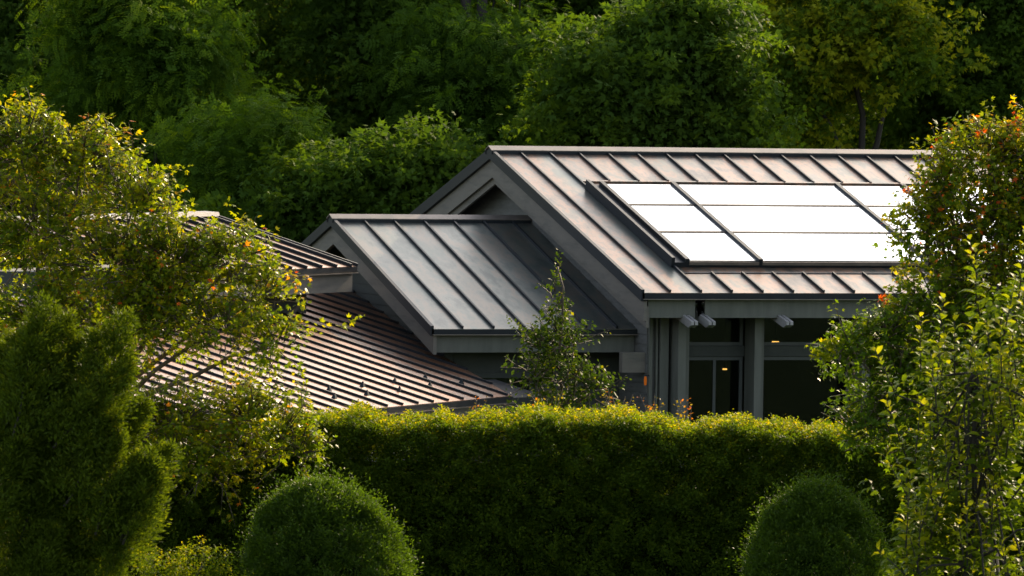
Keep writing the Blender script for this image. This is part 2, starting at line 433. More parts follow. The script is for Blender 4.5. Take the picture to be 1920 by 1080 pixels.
# --- main gable roof
NM = unit(A_([0, -MS, 1]))
X1 = A_([1., 0, 0])
mb = MB()
def chev(x, zt, zb, w=W, ze=ZE, zr=ZR, y0=0, pad=0):
    return [(x, y0, ze+zt), (x, w, zr+zt), (x, 2*w-y0, ze+zt), (x, 2*w-y0, ze+zb), (x, w, zr+zb), (x, y0, ze+zb)]
mb.prism(chev(0.0, 0, -.09), (ML, 0, 0), 0)
x = .43; k = 0; PX0, PX1 = 0.97, 9.4
def on_main(px, py, lift=0.0): return hit(px, py, A_([0, 0, ZE])+NM*lift, NM)
ytop = on_main(1112, 342)[1]; ybot = on_main(1285, 513)[1]
while x < ML-.1:
    p = lambda y: A_([x, y, mz(y)])
    if x < .95: seam(mb, p(.02), p(W-.08), NM, X1)
    else:
        seam(mb, p(.02), p(ybot), NM, X1); seam(mb, p(ytop+.02), p(W-.08), NM, X1)
    x += .474; k += 1
# flashing steps across the slope above and below the panels
mb.box(A_([.92, ybot, mz(ybot)])-NM*.004, (ML-1.0, 0, 0), A_([0, .035, MS*.035]), NM*.014, 1)
mb.box(A_([.92, ytop-.02, mz(ytop-.02)])-NM*.004, (ML-1.0, 0, 0), A_([0, .05, MS*.05]), NM*.03, 0)
roof = mb.build('roof', [M['roof'], M['trim']], house)
roof['label'] = 'tall main roof carrying the bright white panels'
mb = MB()                                            # dark verge trim
mb.prism(chev(-.022, .047, -.12, y0=-.0), (.05, 0, 0))
mb.build('verge_trim', M['trim'], roof)
mb = MB()                                            # ridge cap
mb.prism([(-.04, W-.15, mz(W-.15)+.062), (-.04, W, ZR+.082), (-.04, W+.15, mz(W-.15)+.062), (-.04, W+.15, mz(W-.15)+.050), (-.04, W, ZR+.066), (-.04, W-.15, mz(W-.15)+.050)], (ML+.02, 0, 0), 0)
mb.abox((-.035, W-.148, mz(W-.15)-.004), (ML-.02, W-.138, mz(W-.15)+.0495), 1); mb.abox((-.035, W+.138, mz(W-.15)-.004), (ML-.02, W+.148, mz(W-.15)+.0495), 1)  # lips in dark trim: the cap's shaded side put into the colour
mb.build('ridge_cap', [M['ridge'], M['trim']], roof)
mb = MB()                                            # eave drip edge and lip
mb.box((.031, -.012, ZE-.085), (ML-.04, 0, 0), (0, .01, 0), (0, 0, .078), 0)
mb.box((.0, -.045, ZE-.098), (ML, 0, 0), (0, .03, 0), (0, 0, .012), 1)
mb.build('gutter', [M['trim'], M['ridge']], roof)
mb = MB()                                            # barge boards: a deep board and a slimmer one under it
mb.prism(chev(.03, -.122, -.40, y0=.02), (.045, 0, 0))
mb.prism(chev(.078, -.20, -.50, y0=.05), (.04, 0, 0))
mb.build('barge_board', M['fascia'], roof)
mb = MB()
mb.box((.10, W-.09, ZR-.50), (.9, 0, 0), (0, .18, 0), (0, 0, .16))
mb.build('ridge_beam', M['fascia'], house)
mb = MB()                                            # eave fascia, broken by a slot
x_s0, x_s1 = .845, 1.0
mb.abox((.125, .10, ZE-.36), (x_s0, .15, ZE-.10)); mb.abox((x_s1, .10, ZE-.36), (ML, .15, ZE-.10))
mb.build('fascia', M['post'], house)
mb = MB(); mb.abox((.905, .125, ZE-.34), (.95, .155, ZE-.105)); mb.build('slot_strip', M['post'], house)
mb.build('downspout', M['post'], house)
mb = MB(); mb.abox((.2, .16, ZE-.17), (ML, .94, ZE-.15)); mb.build('soffit', M['dark_wall'], house)

# --- main gable wall (faces the side) and front wall
def gable_wall(xa, xb, y0, y1, ym, zr, ms, drop, name, mat):
    z0 = zr-ms*(ym-y0)-drop; z1 = zr-ms*(y1-ym)-drop
    mb = MB(); mb.prism([(xa, y0, 0), (xa, y0, z0), (xa, ym, zr-drop), (xa, y1, z1), (xa, y1, 0)], (xb-xa, 0, 0))
    # shingle courses as thin proud boards
    z = .15
    while z < zr-drop-.3:
        ya = max(y0, ym-(zr-drop-z-.02)/ms) if z > z0 else y0
        yb = min(y1, ym+(zr-drop-z-.02)/ms) if z > z1 else y1
        mb.abox((xa-.012, ya, z), (xa-.002, yb, z+.125)); z += .14
    return mb.build(name, mat, house)
gable_wall(XW, XW+.14, .86, 2*W-.86, W, ZR, MS, .105, 'wall', M['siding'])
mb = MB(); mb.abox((XW+.16, 2*W-1.0, 0), (ML, 2*W-.86, ZE+.15)); mb.build('wall', M['siding'], house)
mb = MB(); mb.abox((ML-.16, .9, 0), (ML-.02, 2*W-1.02, ZE+.1)); mb.build('wall', M['siding'], house)
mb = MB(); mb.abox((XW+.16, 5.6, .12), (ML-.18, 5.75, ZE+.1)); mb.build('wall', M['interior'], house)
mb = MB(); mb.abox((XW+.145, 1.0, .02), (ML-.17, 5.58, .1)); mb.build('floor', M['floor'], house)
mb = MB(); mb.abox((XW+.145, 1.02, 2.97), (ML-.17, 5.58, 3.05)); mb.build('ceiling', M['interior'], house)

def post(boxes, label=None):
    mb = MB()
    for lo, hi in boxes: mb.abox(lo, hi)
    o = mb.build('post', M['post'], house)
    if label: o['label'] = label
ztp = ZE-.175
post([((.425, .80, 0), (.475, .855, ztp)), ((.525, .78, 0), (.55, .845, ztp)), ((.575, .74, 0), (.70, .90, ztp)), ((.476, .90, 0), (.574, .93, ztp))], 'stepped corner post of several boards')
post([((.755, .50, 0), (.875, .86, ztp)), ((.877, .62, 0), (.97, .90, ztp))])
post([((1.935, .50, 0), (2.045, .88, ztp)), ((2.047, .60, 0), (2.12, .90, ztp))])
post([((3.62, .50, 0), (3.74, .88, ztp))]); post([((5.6, .50, 0), (5.72, .88, ztp))]); post([((7.6, .50, 0), (7.72, .88, ztp))])
mb = MB(); mb.abox((.98, .915, 2.35), (ML-.2, 1.0, 2.50)); mb.build('beam', M['dark_wall'], house)
mb = MB(); mb.abox((.06, .92, 2.12), (.41, 1.05, 2.41)); mb.build('beam', M['fascia'], house)
for x0, x1 in ((.98, 1.93), (2.13, 3.61), (3.75, 5.59), (5.73, 7.59), (7.73, ML-.2)):   # glazed bays: transom over doors
    for z0, z1, nm in ((2.505, 3.12, 1), (.12, 2.345, 2 if x0 < 2 else 1)):
        fr = MB()
        fr.abox((x0, .94, z0), (x0+.05, .985, z1)); fr.abox((x1-.05, .94, z0), (x1, .985, z1))
        fr.abox((x0+.051, .945, z0), (x1-.051, .98, z0+.05)); fr.abox((x0+.051, .945, z1-.05), (x1-.051, .98, z1))
        n = nm if nm != 2 else 2
        for i in range(1, n):
            xm = x0+(x1-x0)*(i/n) + (.04 if n == 2 else 0); fr.abox((xm-.022, .945, z0+.051), (xm+.022, .98, z1-.051))
        f = fr.build('window', M['frame'], house)
        gl = MB(); gl.abox((x0+.052, .958, z0+.052), (x1-.052, .966, z1-.052)); gl.build('pane', M['glass'], f)
for xb in (.655, .925, 2.12):                         # twin rafter tails under the eave, parallel to the roof
    mb = MB()
    for dx in (0, .062):
        zt = lambda y: 2.90+.24*(y+.24)
        mb.prism([(xb+dx, -.24, 2.90), (xb+dx, 1.2, zt(1.2)), (xb+dx, 1.2, zt(1.2)-.12), (xb+dx, -.12, zt(-.12)-.12), (xb+dx, -.24, 2.85)], (.042, 0, 0))
    mb.build('rafter_tail', M['beam_wood'], house)

# --- middle gable roof
ux = XW-.015-E2[0]; N2 = unit(A_([0, -MS2, 1]))
def chev2(x, zt, zb, pad=0.0):
    y0, y1, y2 = E2[1]+pad, R2[1], B2-pad; ze = E2[2]+MS2*pad
    return [(x, y0, ze+zt), (x, y1, R2[2]+zt), (x, y2, ze+zt), (x, y2, ze+zb), (x, y1, R2[2]+zb), (x, y0, ze+zb)]
mb = MB(); mb.prism(chev2(E2[0], 0, -.08), (ux, 0, 0), 0)
x = E2[0]+.47
while x < XW-.1:
    seam(mb, (x, E2[1]+.02, E2[2]+MS2*.02), (x, R2[1]-.08, R2[2]-MS2*.08), N2, X1); x += .472
roof2 = mb.build('roof', [M['roof_low'], M['trim']], house); roof2['label'] = 'middle lower gable roof mostly in shade'
mb = MB(); mb.prism(chev2(E2[0]-.022, .045, -.10), (.05, 0, 0)); mb.build('verge_trim', M['trim'], roof2)
mb = MB()
zc = R2[2]-MS2*.14
mb.prism([(E2[0]-.04, R2[1]-.14, zc+.060), (E2[0]-.04, R2[1], R2[2]+.080), (E2[0]-.04, R2[1]+.14, zc+.060), (E2[0]-.04, R2[1]+.14, zc+.048), (E2[0]-.04, R2[1], R2[2]+.064), (E2[0]-.04, R2[1]-.14, zc+.048)], (ux+.02, 0, 0))
mb.abox((E2[0]-.035, R2[1]-.138, zc-.004), (XW-.03, R2[1]-.128, zc+.0475), 1); mb.abox((E2[0]-.035, R2[1]+.128, zc-.004), (XW-.03, R2[1]+.138, zc+.0475), 1)  # dark lips again put the cap's shaded side into the colour
mb.build('ridge_cap', [M['ridge'], M['trim']], roof2)
mb = MB(); mb.prism(chev2(E2[0]+.03, -.102, -.37, .02), (.05, 0, 0)); mb.build('barge_board', M['fascia'], roof2)
mb = MB()
mb.box((E2[0]+.03, E2[1]-.012, E2[2]-.075), (ux-.03, 0, 0), (0, .01, 0), (0, 0, .068), 0)
mb.box((E2[0], E2[1]-.045, E2[2]-.088), (ux, 0, 0), (0, .03, 0), (0, 0, .012), 1)
mb.build('gutter', [M['trim'], M['ridge']], roof2)
mb = MB(); mb.abox((E2[0]+.085, E2[1]+.10, E2[2]-.34), (XW-.02, E2[1]+.15, E2[2]-.09)); mb.build('fascia', M['post'], house)
gable_wall(-2.28, -2.15, 1.95, B2-.7, R2[1], R2[2], MS2, .10, 'wall', M['dark_wall'])
mb = MB(); mb.abox((-2.145, 1.95, 0), (XW-.02, 2.08, E2[2]+.10)); mb.build('wall', M['dark_wall'], house)
mb = MB(); mb.abox((-2.14, B2-.83, 0), (XW-.02, B2-.7, E2[2]+.10)); mb.build('wall', M['siding'], house)
mb = MB(); mb.abox((-1.95, 1.90, 2.0), (-.9, 1.948, 2.07)); mb.abox((-1.95, 1.90, 1.70), (-1.88, 1.948, 1.999)); mb.abox((-1.0, 1.90, 1.70), (-.9, 1.948, 1.999))
f = mb.build('window', M['dark_wall'], house)
mb = MB(); mb.abox((-1.879, 1.925, 1.70), (-1.001, 1.935, 1.999)); mb.build('pane', M['glass'], f)

# --- the wing turned by forty-five degrees: broad low roof and a small roof above it
SL = .268; DN = A_([.70711, -.70711, -SL]); NW = unit(A_([.70711*SL, -.70711*SL, 1]))
CW = A_([-2.022, -.183, 1.8516])
def wing_roof(corner, dn, nw, lu, ld, name, label, first, step=.478, thick=.09, mats=('roof_rust', 'trim')):
    mb = MB(); up = -dn*ld
    mb.prism([corner, corner+up, corner+up-U*lu, corner-U*lu], -nw*thick, 0)
    s = first
    while s < lu-.05:
        seam(mb, corner-U*s-dn*-.02, corner-U*s+up*.995, nw, U, w=.03, h=.05); s += step
    r = mb.build(name, [M[m] for m in mats], house); r['label'] = label
    return r
# the low roof runs back under the middle gable until it meets that wall
mb = MB(); LD = 5.2
w1 = A_([-2.29, 1.935, 0]); w1[2] = CW[2]+SL*((w1[1]-CW[1])*.70711-(w1[0]-CW[0])*.70711)
kx = CW-DN*LD+U*(LD-.379)
mb.prism([CW, w1, kx, kx-U*14.9, CW-U*10], -NW*.09, 0)
a_ = -9.7+.02
while a_ < 4.6:
    t0 = 0.02 if a_ <= 0 else (1.292*a_+.02 if a_ < 1.308 else a_+.40)
    seam(mb, CW+U*a_-DN*t0, CW+U*a_-DN*LD*.995, NW, U, w=.028, h=.036); a_ += .478
roof3 = mb.build('roof', [M['roof_rust'], M['trim']], house); roof3['label'] = 'broad low ribbed roof dotted with snow guards'
mb = MB()
mb.box(CW+V*.004-ZZ*.085+U*.0, -U*10, V*.012, ZZ*.075, 0)
mb.box(CW+V*.012-ZZ*.105, -U*10, V*.03, ZZ*.014, 1)
mb.build('gutter', [M['trim'], M['ridge']], roof3)
mb = MB(); mb.box(CW-V*.06-ZZ*.30-U*.05, -U*9.9, -V*.05, ZZ*.19); mb.build('fascia', M['fascia'], house)
for px, py in ((490, 748), (497, 762), (564, 755), (617, 733), (627, 747), (680, 725), (688, 741), (740, 718), (749, 734), (797, 711), (806, 726), (865, 720)):
    p = hit(px, py, CW, NW); a = .038; mb = MB()
    b = [p+U*a-DN*a*.8, p+U*a+DN*a*.8, p-U*a+DN*a*.8, p-U*a-DN*a*.8]; tip = p+NW*.075-DN*.015
    b = [q-NW*.003 for q in b]
    mb.poly(b[::-1])
    for i in range(4): mb.poly([b[i], b[(i+1) % 4], tip+(b[(i+1) % 4]-p)*.15, tip+(b[i]-p)*.15])
    mb.poly([tip+(q-p)*.15 for q in b])
    mb.build('snow_guard', M['trim'], roof3)
mb = MB(); mb.box(CW-V*.7-U*.6-ZZ*CW[2], -U*9, -V*.12, ZZ*(CW[2]+.08)); mb.build('wall', M['siding'], house)
mb = MB(); mb.box(hit(962, 742, CW, NW)-ZZ*.06, U*.55+A_([.25, 0, 0]), -DN*.8, ZZ*.03); mb.build('flashing', M['trim'], house)
SL4 = .285; DN4 = A_([.70711, -.70711, -SL4]); NW4 = unit(A_([.70711*SL4, -.70711*SL4, 1]))
C4 = at(668, 499, 93.0)
roof4 = wing_roof(C4, DN4, NW4, 6.0, 2.38, 'roof', 'small upper ribbed roof half hidden by the leaves', .20)
RG = C4-DN4*2.38
mb = MB(); mb.prism([RG+V*.12-ZZ*.0+U*.03, RG+V*.10+ZZ*.06+U*.03, RG-V*.12+ZZ*.07+U*.03, RG-V*.12-ZZ*.06+U*.03], -U*6.06); mb.build('ridge_cap', M['ridge'], roof4)
mb = MB(); mb.box(C4+V*.004-ZZ*.085, -U*6, V*.012, ZZ*.075, 0); mb.box(C4+V*.012-ZZ*.105, -U*6, V*.03, ZZ*.014, 1); mb.build('gutter', [M['trim'], M['ridge']], roof4)
mb = MB(); mb.box(C4+U*.012-NW4*.10, -DN4*2.38, U*.03, NW4*.14); mb.build('verge_trim', M['trim'], roof4)
mb = MB(); mb.box(C4-V*.05-ZZ*.37-U*.02, -U*5.9, -V*.05, ZZ*.28); mb.box(C4-U*.03-NW4*.36-DN4*.08, -DN4*2.25, -U*.05, NW4*.255); mb.build('fascia', M['fascia'], house)
mb = MB(); wc = C4-V*.55-U*.5; wc[2] = 2.2
mb.prism([wc, wc-V*2.6, wc-V*2.6-U*5.2, wc-U*5.2], ZZ*(C4[2]-2.2-.02)); mb.build('wall', M['dark_wall'], house)
mb = MB(); q = wc+ZZ*(C4[2]-2.75)+V*.02; mb.box(q-U*.25, -U*4.6, -V*.015, ZZ*.38)

# --- solar panels: separate bays lying on the main roof
LIFT = .10
y0 = on_main(1285, 487, LIFT)[1]; y1 = on_main(1112, 343, LIFT)[1]
y_m1 = on_main(1200, 433, LIFT)[1]; y_m2 = on_main(1170, 382, LIFT)[1]
xr = [on_main(1285, 487, LIFT)[0], on_main(1423, 488, LIFT)[0], on_main(1738, 488, LIFT)[0], 0]
xr[3] = xr[2]+1.08; xr.append(xr[3]+2.46)
plabel = ['narrow white glazed roof panel at the gable end of the array', 'broad white glazed roof panel in the middle of the array',
          'narrow white glazed roof panel partly behind the maple leaves', 'glazed roof panel hidden behind the orange tipped maple']
def P(x, y, h): return A_([x, y, mz(y)])+NM*h
for i in range(4):
    xa, xb = xr[i], xr[i+1]
    t = thing('solar_panel', plabel[i], 'solar panel', P(xa, y0, 0), 'white panels on the main roof')
    SLv = A_([0, 1, MS])
    mb = MB()
    g = .004 if i < 3 else 0
    xs = xa-(.22 if i == 0 else 0)
    mb.box(P(xs, y0-.02, .006), (xb-xs-g, 0, 0), SLv*(y1-y0+.04), NM*(LIFT-.03))
    mb.build('frame', M['trim'], t)
    for ya, yb in ((y0, y_m1), (y_m1, y_m2), (y_m2, y1)):
        mb = MB(); mb.box(P(xa+.045, ya+.016, LIFT-.022), (xb-xa-.05-g, 0, 0), SLv*(yb-ya-.040), NM*.02); mb.build('glass_sheet', M['panel'], t)
    for ym in (y_m1, y_m2):
        mb = MB(); mb.box(P(xa+.046, ym-.035, LIFT-.0015), (xb-xa-.052-g, 0, 0), SLv*.066, NM*.007); mb.build('glazing_bar', M['bar'], t)
    mb = MB(); mb.box(P(xa-.02, y0-.03, LIFT-.021), (.065, 0, 0), SLv*(y1-y0+.06), NM*.055)
    if i == 0: mb.box(P(xa-.235, y0-.03, .004), (.05, 0, 0), SLv*(y1-y0+.06), NM*.15)
    mb.build('rail', M['trim'], t)
    mb = MB(); mb.box(P(xa+.046, y0-.032, LIFT-.06), (xb-xa-.052-g, 0, 0), SLv*.010, NM*.05); mb.build('sill_strip', M['ridge'], t)

# --- lit lamps seen through the glass, amber lantern by the corner
def hanging_lamp(px, py, d, label, r):
    p = at(px, py, d); t = thing('ceiling_light', label, 'lamp', p, 'lit lamps inside the glazed bays')
    mb = MB(); mb.tube([p-ZZ*.012, p+ZZ*.012], [r, r*.9], 20); mb.build('diffuser', M['lamp'], t)
    mb = MB(); mb.tube([p+ZZ*.0125, p+ZZ*.04, p+ZZ*.06], [r*1.05, r*.9, .02], 20); mb.tube([p+ZZ*.055, A_([p[0], p[1], 2.969])], [.008, .008], 6); mb.build('shade', M['trim'], t)
hanging_lamp(1454, 641, 94.2, 'small warm lamp glowing above the wide dark opening', .055)
hanging_lamp(1359, 692, 95.2, 'smaller warm lamp glowing behind the narrow glass door', .035)
p = hit(1210, 715, [.35, 0, 0], [1, 0, 0])
t = thing('wall_lantern', 'small amber glow beside the stepped corner post', 'lantern', p)
mb = MB(); mb.tube([p-ZZ*.055, p+ZZ*.02, p+ZZ*.07], [.016, .022, .014], 10); mb.build('shade', M['lantern'], t)
mb = MB(); mb.box(p+A_([.0, -.012, .071]), (.406-p[0], 0, 0), (0, .024, 0), ZZ*.02); mb.build('bracket', M['trim'], t)

# ------------------------------------------------------------------ trees and shrubs
def make_tree(name, label, cat_, base, lobes, n, per, length, size, tmpl, mat, seed, group=None, trunk=.12, tips=None,
              shell=.5, up=.25, bump=.2, dirup=.35, spread=.35, droop=.25, flat=.5, lean=.35, tint=(.1, .8), tipboost=0., jit=.05,
              inner=.0, twigs=False, filt=None, vflat=1.0, gap=None, tintfn=None, dirrand=.35, extra=None, fork=.45, bark='bark'):
    rng = np.random.default_rng(seed)
    base = A_(base, float)
    t = thing(name, label, cat_, base, group)
    Pc, O, r = clusters(lobes, n, rng, shell, up, bump)
    if filt is not None:
        k = filt(Pc); Pc, O, r = Pc[k], O[k], r[k]
    if gap is not None:      # hollows between the boughs
        f = 2*math.pi/gap[0]; x_, y_, z_ = Pc@RT0, Pc@FWH, Pc[:, 2]*1.5
        nz = np.sin(f*x_+1.3*np.sin(f*.6*z_+seed))*np.sin(f*z_+1.1*np.sin(f*.7*x_+seed*2))+.5*np.sin(f*1.9*(x_+z_)+f*y_)
        k = nz > gap[1]; Pc, O, r = Pc[k], O[k], r[k]
    k = Pc[:, 2] > .25; Pc, O, r = Pc[k], O[k], r[k]
    D = unit(O*.7+ZZ*dirup+rng.normal(size=O.shape)*dirrand)
    ln = length*(.6+.8*rng.random(len(Pc)))
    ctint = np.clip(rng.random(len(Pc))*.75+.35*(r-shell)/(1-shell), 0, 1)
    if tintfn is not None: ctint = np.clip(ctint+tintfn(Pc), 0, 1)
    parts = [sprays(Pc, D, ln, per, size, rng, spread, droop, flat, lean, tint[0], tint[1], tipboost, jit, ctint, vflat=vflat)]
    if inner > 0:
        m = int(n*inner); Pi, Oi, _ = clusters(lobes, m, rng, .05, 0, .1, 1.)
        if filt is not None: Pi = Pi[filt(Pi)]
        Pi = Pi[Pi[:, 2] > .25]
        parts.append(sprays(Pi, rdir(len(Pi), rng), length*1.1, per, size*1.15, rng, .8, 0, .3, 0., tint[0], tint[0]+.3*(tint[1]-tint[0]), 0, jit*2))  # inner leaves take only darker tints: shade between clumps put into the colour
    if extra is not None: parts += extra(rng)
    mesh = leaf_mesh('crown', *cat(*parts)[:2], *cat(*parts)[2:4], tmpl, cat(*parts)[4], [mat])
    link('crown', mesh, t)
    mb = MB()
    tp = [l[0] for l in lobes] if tips is None else tips
    woody(mb, base, tp, trunk, rng, fork=fork)
    if twigs:
        C = A_([l[0] for l in lobes])
        for p, d, l in zip(Pc, D, ln):
            c = C[np.argmin(((C-p)**2).sum(1))]
            q = p+(c-p)*.45
            mb.tube([q, p, p+d*l*.55-ZZ*droop*l*.3, p+d*l*.98-ZZ*droop*l*.9], [.011, .008, .006, .003], 3)
    mb.build('trunk', M[bark], t, smooth=True)
    return t

# --- backdrop: distant woodland mass, then the trees one can tell apart
def far_woods():
    rng = np.random.default_rng(3); n = 9000
    x = rng.uniform(-24, 24, n); y = rng.uniform(0, 7, n); z = rng.uniform(.3, 12.5, n)
    Pc = at(960, 540, 139.)*A_([1, 1, 0]) + RT0*x[:, None] + FWH*y[:, None] + ZZ*z[:, None]
    keep = (np.sin(x*1.1+z*.4)*np.sin(z*1.7-x*.3)+rng.normal(size=n)*.5) > -.35
    Pc = Pc[keep]; D = unit(ZZ*.2-FWH*.5+rdir(len(Pc), rng)*.8)
    a = sprays(Pc, D, .7, 26, .16, rng, .6, .3, .5, .3, .1, .85, 0, .1)
    me = leaf_mesh('far_woods', *a[:4], T_BLADE, a[4], [M['wood_leaf']])
    tag(link('far_woods', me), kind='stuff')
far_woods()

BG = 'trees of the wood behind the house'
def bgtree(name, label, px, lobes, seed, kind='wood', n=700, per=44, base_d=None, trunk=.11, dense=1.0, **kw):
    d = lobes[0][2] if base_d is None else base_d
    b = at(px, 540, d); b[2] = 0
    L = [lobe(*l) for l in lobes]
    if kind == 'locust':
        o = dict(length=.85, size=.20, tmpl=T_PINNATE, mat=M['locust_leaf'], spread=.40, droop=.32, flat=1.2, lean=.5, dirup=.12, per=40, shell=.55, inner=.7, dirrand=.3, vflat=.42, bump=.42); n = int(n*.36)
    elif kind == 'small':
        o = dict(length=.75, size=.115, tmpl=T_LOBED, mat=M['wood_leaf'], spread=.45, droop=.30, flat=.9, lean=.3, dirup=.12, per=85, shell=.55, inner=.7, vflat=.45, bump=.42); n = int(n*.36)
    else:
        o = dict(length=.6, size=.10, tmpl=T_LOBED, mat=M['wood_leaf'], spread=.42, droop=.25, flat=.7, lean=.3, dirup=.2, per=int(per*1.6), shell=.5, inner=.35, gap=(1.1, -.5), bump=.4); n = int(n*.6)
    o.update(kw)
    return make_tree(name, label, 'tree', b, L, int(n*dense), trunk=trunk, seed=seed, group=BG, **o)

# lobes: (px, py, distance, rx px, ry px)
bgtree('locust_tree', 'feathery light green locust tree rising behind the small upper ribbed roof', 470,
       [(500, 300, 109, 120, 90), (400, 330, 110, 110, 85), (560, 400, 109, 110, 90), (450, 430, 110, 150, 90), (470, 560, 110, 150, 110), (480, 740, 110, 170, 130)], 11, 'locust', n=950, tint=(.2, .9))
bgtree('locust_tree', 'tall locust tree with bright yellow green sprays above the maple at left', 250,
       [(240, 60, 113, 120, 110), (330, 110, 112, 110, 80), (190, 150, 113, 100, 80), (300, -40, 113, 110, 70), (270, 260, 114, 150, 110), (250, 450, 114, 150, 140)], 12, 'locust', n=1150, tint=(.2, .95))
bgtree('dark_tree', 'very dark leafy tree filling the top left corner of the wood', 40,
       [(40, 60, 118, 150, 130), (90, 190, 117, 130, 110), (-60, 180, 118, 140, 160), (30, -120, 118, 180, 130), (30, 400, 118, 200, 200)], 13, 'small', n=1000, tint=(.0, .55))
bgtree('woodland_tree', 'olive tree with loose glittering leaves between the two locust trees', 520,
       [(540, 110, 119, 120, 130), (460, 10, 119, 120, 110), (600, 20, 118, 110, 120), (560, 240, 119, 130, 110), (520, -120, 119, 190, 120), (540, 450, 119, 180, 180)], 14, 'broad', n=800, tint=(.1, .85))
bgtree('woodland_tree', 'shadowy tree with hanging foliage just left of the tall gable peak', 760,
       [(740, 170, 116, 120, 110), (690, 60, 116, 120, 100), (800, 270, 116, 110, 90), (660, 250, 117, 110, 100), (740, -70, 117, 170, 120), (740, 470, 117, 190, 170)], 15, 'small', n=1200, tint=(.0, .75))
bgtree('understorey_tree', 'low bushy mid green tree beside the left slope of the tall gable', 730,
       [(740, 345, 106.5, 130, 60), (640, 380, 107, 110, 70), (820, 320, 107, 110, 45), (560, 420, 107, 110, 70), (710, 470, 107, 130, 90), (720, 640, 107, 150, 140)], 16, 'small', n=800, tint=(.05, .75), size=.12)
bgtree('twin_trunk_tree', 'tree with two dark upright trunks showing at the top of the picture', 885,
       [(960, 110, 113.8, 120, 50), (880, 130, 113.6, 130, 60), (800, 120, 114, 90, 60), (1000, 190, 113.8, 120, 70), (890, 220, 113.6, 130, 70), (940, 270, 113.5, 150, 60), (880, -190, 119, 260, 110), (1000, -150, 118, 180, 100), (940, 420, 118, 160, 140)], 17, 'locust', n=1250, tint=(.05, .7), trunk=.05)
bgtree('woodland_tree', 'sunlit yellow green tree glimpsed beyond the twin trunks', 900,
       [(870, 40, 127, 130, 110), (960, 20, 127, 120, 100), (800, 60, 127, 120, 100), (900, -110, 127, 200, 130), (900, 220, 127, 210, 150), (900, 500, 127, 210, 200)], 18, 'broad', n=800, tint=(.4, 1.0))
bgtree('broad_tree', 'large full green tree standing right above the ridge of the tall roof', 1250,
       [(1230, 170, 108, 150, 70), (1330, 140, 108, 90, 55), (1350, 210, 108, 85, 60), (1140, 230, 108.5, 120, 60), (1360, 275, 108, 110, 45), (1250, 250, 108, 130, 50), (1240, 80, 109, 140, 50), (1300, 60, 108.5, 90, 50), (1120, 130, 109, 110, 55), (1230, 400, 109, 190, 140), (1240, 640, 109, 180, 160)], 19, 'small', n=1500, tint=(.05, .75), size=.12)
bgtree('woodland_tree', 'dim tree whose crown closes the gap left of the broad tree over the ridge', 1090,
       [(1080, 60, 119, 120, 110), (1180, 0, 119, 130, 110), (1040, 160, 119, 100, 90), (1110, -130, 119, 200, 120), (1080, 400, 120, 190, 220)], 20, 'small', n=1100, tint=(.0, .7))
bgtree('forked_tree', 'woodland tree with a dark forked trunk and glittering yellow green leaves', 1612,
       [(1500, 60, 113, 110, 90), (1600, 40, 113, 110, 90), (1690, 90, 113, 110, 80), (1480, 180, 113, 80, 70), (1540, 130, 113.5, 90, 70), (1470, 270, 113, 60, 50), (1560, 270, 113.3, 50, 30)], 21, 'broad', n=620, size=.115, tint=(.45, 1.2), trunk=.16, fork=.52, shell=.35, inner=.12,
       tips=[at(1510, 150, 113), at(1600, 0, 113), at(1690, 90, 113)])
bgtree('woodland_tree', 'dark green tree in the shade above the right maple', 1790,
       [(1790, 120, 116, 130, 110), (1880, 60, 116, 120, 120), (1720, 200, 116, 100, 70), (1860, 220, 116, 130, 90), (1820, -80, 116, 190, 120), (1790, 430, 117, 180, 180)], 22, 'small', n=1100, tint=(.1, .8))
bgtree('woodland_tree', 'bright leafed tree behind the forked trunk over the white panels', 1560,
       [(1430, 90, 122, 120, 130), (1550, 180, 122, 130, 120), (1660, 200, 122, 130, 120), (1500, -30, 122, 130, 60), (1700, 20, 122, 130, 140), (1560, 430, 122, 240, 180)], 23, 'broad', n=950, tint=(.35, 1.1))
bgtree('woodland_tree', 'pale green tree high in the top right corner of the wood', 1860,
       [(1830, 20, 124, 140, 150), (1930, 120, 124, 140, 140), (1750, 90, 124, 130, 120), (1850, 420, 124, 220, 220)], 24, 'broad', n=700, tint=(.25, .95))
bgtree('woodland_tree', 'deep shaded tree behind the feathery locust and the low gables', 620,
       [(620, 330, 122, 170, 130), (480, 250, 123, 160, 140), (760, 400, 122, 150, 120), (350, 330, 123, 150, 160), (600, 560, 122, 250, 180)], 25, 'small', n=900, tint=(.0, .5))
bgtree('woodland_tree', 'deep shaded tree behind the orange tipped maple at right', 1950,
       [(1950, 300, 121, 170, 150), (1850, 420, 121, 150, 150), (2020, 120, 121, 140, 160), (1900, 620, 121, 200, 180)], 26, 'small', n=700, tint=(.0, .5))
# the two dark trunks and the limbs seen between the crowns
tw = [o for o in COL.objects if o.name == 'twin_trunk_tree'][0]
for px, lean_ in ((875, -6), (903, 4)):
    mb = MB(); b = at(px+8, 540, 115.4); b[2] = 0
    mb.tube([b, at(px+4, 260, 115.4), at(px, 60, 115.4), at(px+lean_, -160, 115.4)], [.16, .12, .10, .08], 10)
    mb.build('trunk', M['bark'], tw, smooth=True)

